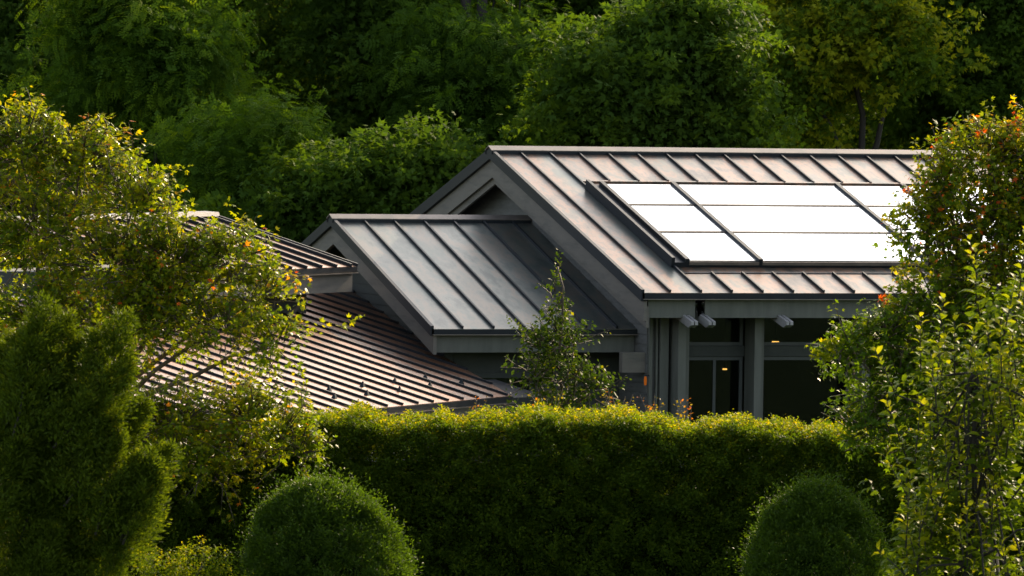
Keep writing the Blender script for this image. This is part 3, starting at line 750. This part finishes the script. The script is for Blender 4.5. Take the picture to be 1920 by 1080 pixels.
# --- left maple with orange tips, its branches reaching over the low roofs
MD = 77.5
ml = [(40, 300, 78, 95, 110), (150, 320, 78, 110, 85), (250, 390, 77.5, 90, 80), (70, 450, 77.5, 130, 110), (210, 500, 77, 130, 90), (330, 500, 77, 110, 80),
      (430, 490, 77, 90, 70), (480, 560, 77, 80, 60), (100, 610, 77, 140, 100), (270, 620, 77, 130, 80), (420, 620, 76.8, 90, 60), (160, 760, 77.2, 120, 90),
      (330, 800, 76.8, 130, 70), (470, 790, 76.6, 110, 65), (380, 870, 76.8, 90, 50), (-80, 420, 78, 130, 190), (-60, 700, 78, 130, 160), (520, 830, 76.6, 60, 40), (560, 850, 76.6, 40, 40), (520, 650, 76.8, 50, 35), (300, 560, 77, 90, 50)]
def maple_wisps(rng):
    pts = [(436, 372, 443, 440), (455, 400, 470, 450), (500, 470, 520, 500), (545, 515, 560, 545), (520, 590, 610, 620), (560, 610, 650, 608), (560, 700, 575, 735), (548, 735, 570, 690), (640, 605, 655, 600),
           (10, 175, 14, 240), (50, 195, 55, 250), (195, 250, 215, 240), (255, 275, 250, 320), (310, 318, 340, 316), (330, 300, 300, 340), (440, 700, 470, 740), (500, 640, 540, 660), (330, 880, 400, 905), (470, 850, 545, 870), (120, 240, 130, 300)]
    P0 = A_([at(a, b, 76.9) for a, b, c, d in pts]); P1 = A_([at(c, d, 76.9) for a, b, c, d in pts])
    Dv = P1-P0; ln = np.linalg.norm(Dv, axis=1)
    return [sprays(P0, unit(Dv), np.maximum(ln, .3), 16, .062, rng, .16, .05, .5, .3, .45, .98, .0, .02)]
ml = [(l[0], l[1], 74.9 if l[1] > 700 else l[2], l[3], l[4], .30) for l in ml]
b = at(60, 540, 78.0); b[2] = 0
make_tree('maple_tree', 'yellow green maple with orange leaf tips leaning over the ribbed roofs', 'tree', b, [lobe(*l) for l in ml], 2400, 17, .32, .070, T_LOBED, M['maple_leaf'], 31,
          trunk=.10, shell=.2, up=.35, dirup=.45, spread=.30, droop=.22, flat=.9, lean=.25, tint=(.25, .90), tipboost=.19, jit=.02, twigs=True, extra=maple_wisps, bark='twig')

# --- right maple
mr = [(1772, 330, 72.5, 34, 70), (1765, 385, 72.5, 40, 45), (1850, 300, 72.5, 90, 70), (1890, 400, 72.5, 110, 90), (1790, 400, 72.5, 80, 65), (1730, 430, 72.5, 60, 50), (1830, 510, 72.5, 110, 90), (1760, 580, 72.5, 100, 70), (1660, 640, 72.5, 100, 55),
      (1600, 660, 72.5, 60, 45), (1700, 720, 72.5, 110, 70), (1850, 680, 72.5, 120, 110), (1960, 520, 72.5, 110, 200), (1950, 330, 72.5, 80, 110), (1640, 800, 72.5, 70, 60), (1780, 820, 72.5, 130, 90)]
def maple_spires(rng):
    pts = [(1852, 180, 1868, 270), (1712, 255, 1735, 330), (1905, 210, 1915, 280), (1760, 265, 1775, 320), (1835, 240, 1850, 290), (1655, 405, 1700, 415), (1690, 385, 1730, 400), (1665, 450, 1700, 450), (1700, 350, 1740, 370), (1545, 640, 1580, 650), (1520, 665, 1560, 665), (1575, 770, 1610, 760), (1735, 300, 1750, 380), (1800, 225, 1815, 300), (1880, 240, 1885, 310), (1728, 340, 1745, 400), (1780, 330, 1790, 380), (1650, 560, 1690, 575), (1675, 500, 1720, 520)]
    P0 = A_([at(c, d, 72.3) for a, b, c, d in pts]); P1 = A_([at(a, b, 72.3) for a, b, c, d in pts])
    Dv = P1-P0; ln = np.linalg.norm(Dv, axis=1)
    return [sprays(P0, unit(Dv), ln, 34, .068, rng, .20, .05, .5, .3, .55, .90, .42, .015)]
mr = [l+(.38,) for l in mr]
b = at(1880, 540, 72.7); b[2] = 0
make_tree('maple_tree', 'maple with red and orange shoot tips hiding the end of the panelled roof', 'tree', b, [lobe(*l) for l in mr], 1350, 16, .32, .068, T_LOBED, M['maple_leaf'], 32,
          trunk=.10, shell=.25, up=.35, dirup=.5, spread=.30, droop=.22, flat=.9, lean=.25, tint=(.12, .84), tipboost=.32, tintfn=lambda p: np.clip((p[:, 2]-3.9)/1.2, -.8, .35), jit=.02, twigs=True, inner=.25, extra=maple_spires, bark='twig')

# --- pear tree with upright shoots at the right edge
def pear():
    rng = np.random.default_rng(41); d0 = 66.
    b = at(1830, 540, d0); b[2] = 0
    t = thing('pear_tree', 'young pear tree with upright shoots of arching leaves at the right edge', 'tree', b)
    sh = [(1727, 720, 1725, 590), (1790, 700, 1790, 590), (1840, 620, 1818, 445), (1680, 740, 1640, 655), (1830, 560, 1830, 470), (1720, 960, 1655, 850), (1700, 860, 1660, 745), (1760, 800, 1745, 660),
          (1880, 640, 1905, 520), (1890, 760, 1895, 600), (1700, 1080, 1645, 1030), (1760, 900, 1720, 760), (1860, 720, 1850, 600), (1800, 860, 1790, 700), (1750, 1000, 1690, 930), (1910, 560, 1925, 430)]
    for i in range(105):
        y = rng.uniform(640, 1180); x = rng.uniform(1700-(y > 900)*20, 1990)
        if x < 1700+(900-y)*.3: continue
        l = rng.uniform(70, 150); sh.append((x+rng.uniform(-20, 10), y, x+rng.uniform(-30, 15), y-l))
    mb = MB(); parts = []
    lim = curve(b, at(1830, 700, d0), 0, 5, rng, .03)
    mb.tube(lim, list(np.linspace(.05, .02, 6)), 9)
    P0 = []; Dv = []; ln = []
    for (x0, y0_, x1, y1_) in sh:
        d = d0+rng.uniform(-.9, .9)
        p0, p1 = at(x0, y0_, d), at(x1, y1_, d)
        p0[2] = max(p0[2], .3)
        mb.tube([p0, p0+(p1-p0)*.5, p1], [.009, .006, .003], 5)
        j = lim[int(np.clip(rng.integers(2, 6), 0, 5))]
        if rng.random() < .25: mb.tube(curve(j, p0, .05, 3, rng, .05), [.018, .014, .011, .009], 5)
        n = int(6+np.linalg.norm(p1-p0)*14)
        tt = (np.arange(n)+.5)/n; ang = np.arange(n)*2.4+rng.uniform(0, 6)
        ax = unit(p1-p0); s1 = unit(np.cross(ax, FWH)); s2 = np.cross(ax, s1)
        rad = np.cos(ang)[:, None]*s1+np.sin(ang)[:, None]*s2
        pos = p0+(p1-p0)*tt[:, None]+rad*.008
        A = rad*1.0+ax*(.25+.6*tt[:, None])-ZZ*(.25*(1-tt[:, None]))
        Nn = ax*1.0+rng.normal(size=(n, 3))*.25
        S = (.172-.065*tt)*(.8+.4*rng.random(n))
        parts.append([pos, A, Nn, S, np.clip(.50+.45*rng.random(n)+.3*(tt > .7), 0, 1)])
    # fuller inner leaves
    L = [lobe(1850, 760, d0+.5, 130, 110), lobe(1900, 620, d0+.5, 90, 100), lobe(1830, 940, d0+.4, 150, 130), lobe(1850, 1120, d0+.4, 170, 140), lobe(1740, 1040, d0+.4, 80, 90)]
    Pc, O, r = clusters(L, 330, rng, .3)
    parts.append(sprays(Pc, unit(O*.4+ZZ*.7+rng.normal(size=O.shape)*.3), .3, 12, .12, rng, .22, .15, .8, .35, .1, .7, 0, .02))
    a = cat(*parts)
    link('crown', leaf_mesh('crown', *a[:4], T_ARCH, a[4], [M['pear_leaf']]), t)
    mb.build('trunk', M['bark'], t, smooth=True)
pear()

# --- long clipped hedge
def hedge():
    rng = np.random.default_rng(51)
    o = at(960, 540, 76.0); o[2] = 0
    b = o+RT0*1.0; t = thing('hedge', 'long clipped hedge with a bright yellow green top running before the house', 'hedge', b)
    x0, x1, dep = -6.8, 7.4, 1.7
    def ztop(x): return 2.15+.028*np.sin(x*2.1)+.04*np.sin(x*.9+1)+.03*np.sin(x*5.3)-.018*np.clip(x-2, 0, 3)**2
    def surf(n, which):
        x = rng.uniform(x0, x1, n)
        if which == 'top':
            y = rng.uniform(.0, dep, n); z = ztop(x)-.20*np.clip(1-y/.32, 0, 1)**2-.14*np.clip(1-(dep-y)/.3, 0, 1)**2
            O = np.stack([np.zeros(n), -.35*(y < .25), np.ones(n)], 1)
        elif which == 'front':
            z = .25+(ztop(x)-.25)*rng.random(n)**.75; y = .02+.10*np.clip((z-2.0)/.3, 0, 1)
            O = np.stack([np.zeros(n), -np.ones(n), .25*np.ones(n)], 1)
        else:
            z = .25+(ztop(x)-.25)*rng.random(n); y = np.full(n, dep); O = np.stack([np.zeros(n), np.ones(n), .25*np.ones(n)], 1)
        bmp = .10*np.sin(x*6.3+z*3.1)*np.sin(z*7.1-x*2.2+1)+.10*np.sin(x*13+z*5+2*np.sin(x*2))*np.sin(z*15+x*3)+.06*np.sin(x*29+3*z)*np.sin(z*31-5*x)
        Pw = o+RT0*x[:, None]+FWH*y[:, None]+ZZ*z[:, None]
        Ow = O[:, 0:1]*RT0+O[:, 1:2]*FWH+O[:, 2:3]*ZZ
        dpt = -.12*rng.random(n)**2
        if which != 'top': Pw = Pw+Ow*(bmp+dpt)[:, None]
        else: Pw = Pw+ZZ*(bmp*.5+dpt)[:, None]
        return Pw, unit(Ow)
    parts = []
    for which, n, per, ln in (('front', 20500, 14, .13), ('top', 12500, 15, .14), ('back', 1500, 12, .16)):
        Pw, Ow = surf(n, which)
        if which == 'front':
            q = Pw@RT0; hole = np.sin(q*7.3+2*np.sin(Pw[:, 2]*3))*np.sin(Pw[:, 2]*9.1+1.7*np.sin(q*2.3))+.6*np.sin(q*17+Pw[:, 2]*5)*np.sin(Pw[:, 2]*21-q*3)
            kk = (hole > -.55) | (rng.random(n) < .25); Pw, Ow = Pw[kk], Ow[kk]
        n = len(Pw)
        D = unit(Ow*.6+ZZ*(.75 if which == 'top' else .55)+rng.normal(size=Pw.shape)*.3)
        parts.append(sprays(Pw, D, ln*(.7+.6*rng.random(n)), per, .045, rng, .38, 0, .5, .5, .0 if which != 'top' else .3, .62 if which != 'top' else .88, .30 if which == 'top' else .12, .006))  # top tinted yellower, front darker: sunlight and shade put into leaf colour
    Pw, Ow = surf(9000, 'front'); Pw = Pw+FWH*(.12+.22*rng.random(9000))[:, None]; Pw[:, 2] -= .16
    parts.append(sprays(Pw, rdir(9000, rng), .16, 9, .036, rng, .6, 0, .3, .2, .0, .4, 0, .02))  # inner layer tinted dark, so the shade in the gaps sits in its colour
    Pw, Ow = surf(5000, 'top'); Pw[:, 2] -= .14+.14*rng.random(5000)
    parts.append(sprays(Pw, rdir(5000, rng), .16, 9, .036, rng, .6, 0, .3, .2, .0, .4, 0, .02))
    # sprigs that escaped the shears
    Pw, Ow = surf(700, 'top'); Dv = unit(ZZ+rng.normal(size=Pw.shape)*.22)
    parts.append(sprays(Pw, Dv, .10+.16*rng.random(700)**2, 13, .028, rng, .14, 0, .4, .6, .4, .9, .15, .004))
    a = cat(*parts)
    # solid dark core, added to block light in place of dense twigs
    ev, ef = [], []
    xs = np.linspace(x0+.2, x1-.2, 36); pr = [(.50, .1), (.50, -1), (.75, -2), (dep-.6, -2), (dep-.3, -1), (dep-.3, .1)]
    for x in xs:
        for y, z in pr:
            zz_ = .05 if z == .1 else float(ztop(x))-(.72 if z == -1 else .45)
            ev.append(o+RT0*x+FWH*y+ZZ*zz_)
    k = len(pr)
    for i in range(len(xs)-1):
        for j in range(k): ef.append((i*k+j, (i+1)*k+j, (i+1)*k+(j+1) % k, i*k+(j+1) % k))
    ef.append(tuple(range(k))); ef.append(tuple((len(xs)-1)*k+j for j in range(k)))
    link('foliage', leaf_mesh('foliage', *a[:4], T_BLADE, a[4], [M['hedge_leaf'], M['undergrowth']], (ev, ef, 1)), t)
    mb = MB()
    for x in np.arange(x0+.5, x1-.3, .9):
        p = o+RT0*x+FWH*dep*.5; mb.tube([p, p+ZZ*.6, p+ZZ*1.6+RT0*.1], [.04, .03, .02], 7)
    mb.build('stem', M['bark'], t, smooth=True)
hedge()

# --- clipped dome shrubs in front of the hedge
def dome(px, py, d, rx, label, seed, tilt=0.0):
    rng = np.random.default_rng(seed); top = at(px, py, d); H = top[2]; s = FPX/d; R = rx/s
    b = A_([top[0], top[1], 0]); t = thing('dome_shrub', label, 'shrub', b, 'clipped domes before the hedge')
    def prof(u):            # radius at height fraction
        return R*np.clip(1-np.clip(u, 0, 1)**2.1, 0, 1)**.62*(.92+.08*np.sin(3*u+seed))
    n = 11000; u = rng.random(n)**.8*.985+.01; a = rng.uniform(0, 2*math.pi, n)
    ev_ = rng.random(n) < .25; u[ev_] = .8+.195*rng.random(ev_.sum())
    rr = prof(u)*(1+.09*np.sin(2*a+seed)*np.sin(4*u+1)+.07*np.sin(5*a+seed)*np.sin(9*u)+.11*np.sin(7*a+11*u+2*np.sin(3*a))*np.sin(13*u+4*a)+.06*np.sin(25*a+9*u)*np.sin(37*u-6*a))
    pos = b+np.stack([np.cos(a)*rr+tilt*(u*H), np.sin(a)*rr, u*H], 1)
    du = .02; slope = (prof(u-du)-prof(u+du))/(2*du*H)
    O = unit(np.stack([np.cos(a), np.sin(a), np.clip(slope, 0, 6)], 1))
    pos = pos-O*(.16*rng.random(n)**2)[:, None]
    hole = np.sin(a*6+3*u)*np.sin(u*17+2*np.sin(a*2))+.6*np.sin(a*13-5*u)*np.sin(u*33+a*3)
    kk = (hole > -.5) | (rng.random(n) < .3); pos, O = pos[kk], O[kk]; n = len(pos)
    D = unit(O*.6+ZZ*.75+rng.normal(size=pos.shape)*.25)
    parts = [sprays(pos, D, .13*(.5+.9*rng.random(n)+1.5*(rng.random(n) < .06)), 13, .052, rng, .36, 0, .3, .8, .05, .66, .35, .008)]
    ar = cat(*parts)
    ev, ef = [], []; m = 18; lv = [.01, .2, .4, .6, .75, .88, .95]
    for q in lv:
        for k in range(m):
            th = 2*math.pi*k/m; r_ = max(.02, float(prof(A_([q]))[0])-.30); ev.append(b+A_([math.cos(th)*r_+tilt*q*H, math.sin(th)*r_, q*H-.25*q]))
    for i in range(len(lv)-1):
        for k in range(m): ef.append((i*m+k, i*m+(k+1) % m, (i+1)*m+(k+1) % m, (i+1)*m+k))
    ef.append(tuple((len(lv)-1)*m+k for k in range(m)))
    link('foliage', leaf_mesh('foliage', *ar[:4], T_SLIM, ar[4], [M['dome_leaf'], M['undergrowth']], (ev, ef, 1)), t)
    mb = MB(); mb.tube([b, b+ZZ*.5*H], [.05, .03], 8); mb.build('stem', M['bark'], t, smooth=True)
dome(632, 918, 71.5, 190, 'broad clipped dome shrub lit along its right shoulder', 61, -.13)
dome(1532, 924, 71.0, 152, 'narrower clipped dome shrub beside the pear tree', 62)

# --- feathery juniper at lower left
def juniper():
    rng = np.random.default_rng(71); d0 = 65.
    b = at(90, 540, d0); b[2] = 0
    t = thing('juniper_tree', 'dark feathery juniper with upswept plumes in the lower left corner', 'tree', b)
    pl = [(60, 1150, 95, 575), (100, 900, 120, 600), (140, 860, 185, 620), (150, 860, 232, 600), (40, 900, 30, 640), (170, 900, 265, 760), (180, 980, 315, 850), (100, 1000, 150, 700), (20, 1000, -20, 700),
          (190, 1080, 280, 930), (60, 1100, 60, 800), (150, 1100, 220, 900), (110, 1100, 110, 920), (160, 1150, 235, 990), (40, 1180, 100, 1000), (210, 1020, 290, 860), (-10, 1100, -60, 850), (120, 950, 200, 780), (60, 760, 70, 590), (130, 780, 160, 640), (100, 840, 230, 690), (0, 820, 10, 660)]
    mb = MB(); Ps = []; Ds = []; Ls = []
    mb.tube([b, at(90, 1000, d0), at(95, 760, d0), at(100, 640, d0)], [.08, .06, .035, .012], 8)
    for i in range(26):
        x = rng.uniform(-40, 240); y = rng.uniform(720, 1150); l = rng.uniform(120, 200)
        if y < 560+x*1.4: continue
        pl.append((x, y+l*.5, x+rng.uniform(10, 70), y-l*.5))
    for (x0, y0_, x1, y1_) in pl:
        dd = d0+rng.uniform(-.45, .45); p0, p1 = at(x0, y0_, dd), at(x1, y1_, dd); p0[2] = max(p0[2], .25)
        c = curve(p0, p1, -.06, 5, rng, .04); mb.tube(c, [.016, .013, .011, .008, .006, .003], 5)
        m = 120; tt = rng.random(m)**.8
        base = A_(c); seg = np.minimum((tt*5).astype(int), 4); fr = tt*5-seg
        pos = base[seg]+(base[seg+1]-base[seg])*fr[:, None]
        ax = unit(p1-p0); off = rdir(m, rng); off -= (off@ax)[:, None]*ax
        w_ = .50*(1.1-tt)+.06
        Ps.append(pos+off*(w_*rng.random(m)**.5*.62)[:, None]); Ds.append(unit(ax*1.0+off*.7+ZZ*.25+rng.normal(size=(m, 3))*.22)); Ls.append(.22*(1.2-.6*tt))
    Ps, Ds, Ls = np.concatenate(Ps), np.concatenate(Ds), np.concatenate(Ls)
    a = sprays(Ps, Ds, Ls, 36, .062, rng, .34, -.03, .2, 1.1, .05, .66, .4, .015)
    link('crown', leaf_mesh('crown', *a[:4], T_SLIM, a[4], [M['juniper_leaf']]), t)
    mb.build('trunk', M['bark'], t, smooth=True)
juniper()

# --- low bush at the bottom, sapling and red tipped shrubs behind the hedge
b = at(330, 540, 70.); b[2] = 0
make_tree('low_bush', 'low yellow green bush at the foot of the juniper', 'shrub', b,
          [lobe(270, 1070, 70, 55, 45), lobe(330, 1085, 70, 50, 45), lobe(380, 1060, 70, 50, 40), lobe(300, 1180, 70, 110, 90), lobe(425, 1090, 70, 40, 40), lobe(210, 1120, 70, 40, 60)], 420, 22, .16, .032, T_BLADE, M['hedge_leaf'], 81,
          trunk=.03, shell=.35, dirup=.6, spread=.4, tint=(.2, .9), tipboost=.2, jit=.01, inner=.4, bark='twig')
b = at(1050, 540, 86.5); b[2] = 0
def leader(rng):
    P0 = A_([at(1035, 590, 86.4), at(1040, 540, 86.4), at(1000, 640, 86.3), at(1075, 640, 86.3)]); P1 = A_([at(1047, 490, 86.4), at(1049, 468, 86.4), at(948, 595, 86.3), at(1100, 600, 86.3)])
    Dv = P1-P0; return [sprays(P0, unit(Dv), np.linalg.norm(Dv, axis=1), 46, .055, rng, .13, 0, .4, .6, .3, .95, .1, .01)]
make_tree('sapling', 'slender young tree with a pointed leader standing before the dark eave', 'tree', b,
          [lobe(1045, 640, 86.5, 36, 60), lobe(1010, 650, 86.5, 38, 30), lobe(1075, 640, 86.4, 35, 30), lobe(1000, 700, 86.5, 48, 40), lobe(1060, 710, 86.4, 55, 45), lobe(1110, 730, 86.4, 35, 35), lobe(1040, 790, 86.5, 90, 60), lobe(1040, 570, 86.5, 14, 50)], 270, 13, .26, .080, T_BLADE, M['sapling_leaf'], 82,
          trunk=.035, shell=.25, dirup=.55, spread=.32, droop=.1, tint=(.3, .75), tipboost=.5, jit=.01, twigs=True, extra=leader, bark='twig', tips=[at(1045, 500, 86.4), at(1000, 690, 86.5), at(1090, 690, 86.4)], fork=.5)
for i, (px, py, w_, lab) in enumerate(((1160, 758, 30, 'fern like shrub with reddish orange tips poking above the hedge by the corner post'),
                                      (1225, 772, 26, 'low spray of dark red leaves just under the stepped corner post'),
                                      (1290, 768, 24, 'single arching red shoot rising above the hedge before the second post'),
                                      (1020, 765, 34, 'red and yellow leaved shrub at the foot of the slender young tree'),
                                      (900, 772, 18, 'small tuft of red leaves above the hedge near the low roof corner'))):
    d = 78.9+.15*i; b = at(px, 540, d); b[2] = 0; rng = np.random.default_rng(90+i)
    t = thing('red_shrub', lab, 'shrub', b, 'red tipped shrubs behind the hedge')
    k = 7 if w_ > 25 else 4
    P0 = A_([at(px+rng.uniform(-.3, .3)*w_, py+45, d+rng.uniform(-.1, .1)) for _ in range(k)]); P1 = A_([at(px+rng.uniform(-1.1, 1.1)*w_, py-rng.uniform(8, 34), d+rng.uniform(-.2, .2)) for _ in range(k)])
    Dv = P1-P0; a = sprays(P0, unit(Dv), np.linalg.norm(Dv, axis=1), 15, .055, rng, .16, .05, .6, .5, .0, .62, .42, .006)
    link('foliage', leaf_mesh('foliage', *a[:4], T_BLADE, a[4], [M['red_leaf']]), t)
    mb = MB()
    for p0, p1 in zip(P0, P1): mb.tube([b+(p0-b)*A_([.3, .3, 0]), p0, p1], [.012, .009, .003], 5)
    mb.build('stem', M['twig'], t, smooth=True)

# ------------------------------------------------------------------ camera, sun, sky
cam = bpy.data.cameras.new('Camera'); co = bpy.data.objects.new('Camera', cam); COL.objects.link(co)
cam.sensor_width = 36.0; cam.lens = 36.0*FPX/1920.0; cam.clip_start = .5; cam.clip_end = 6000
from mathutils import Matrix
Mx = Matrix(((RT[0], UP[0], -FWD[0], CAM[0]), (RT[1], UP[1], -FWD[1], CAM[1]), (RT[2], UP[2], -FWD[2], CAM[2]), (0, 0, 0, 1)))
co.matrix_world = Mx
cam.dof.use_dof = True; cam.dof.focus_distance = 86.0; cam.dof.aperture_fstop = 5.6
scene.camera = co

el = math.asin(SUN[2]); az = math.atan2(SUN[0], SUN[1])
su = bpy.data.lights.new('sun', 'SUN'); su.energy = 4.7; su.angle = math.radians(.5); su.color = (1.0, .78, .50)
so = bpy.data.objects.new('sun', su); COL.objects.link(so)
so.rotation_euler = Vector(SUN).to_track_quat('Z', 'Y').to_euler(); so.location = (20, 20, 30)
w = bpy.data.worlds.new('World'); scene.world = w; w.use_nodes = True
nt = w.node_tree; nt.nodes.clear()
sky = nt.nodes.new('ShaderNodeTexSky'); sky.sky_type = 'NISHITA'; sky.sun_disc = False
sky.sun_elevation = el; sky.sun_rotation = az; sky.air_density = 1.0; sky.dust_density = 3.0; sky.ozone_density = 1.0
bg = nt.nodes.new('ShaderNodeBackground'); bg.inputs['Strength'].default_value = .145
ow = nt.nodes.new('ShaderNodeOutputWorld')
hz = nt.nodes.new('ShaderNodeHueSaturation'); hz.inputs['Saturation'].default_value = .62
nt.links.new(sky.outputs['Color'], hz.inputs['Color']); nt.links.new(hz.outputs['Color'], bg.inputs['Color']); nt.links.new(bg.outputs['Background'], ow.inputs['Surface'])
vs = scene.view_settings; vs.view_transform = 'Standard'; vs.look = 'None'; vs.exposure = 1.05; vs.gamma = 1.0; vs.use_curve_mapping = False
cy = scene.cycles
cy.max_bounces = 6; cy.diffuse_bounces = 3; cy.glossy_bounces = 3; cy.transmission_bounces = 4; cy.transparent_max_bounces = 8
cy.caustics_reflective = False; cy.caustics_refractive = False; cy.sample_clamp_indirect = 4.0
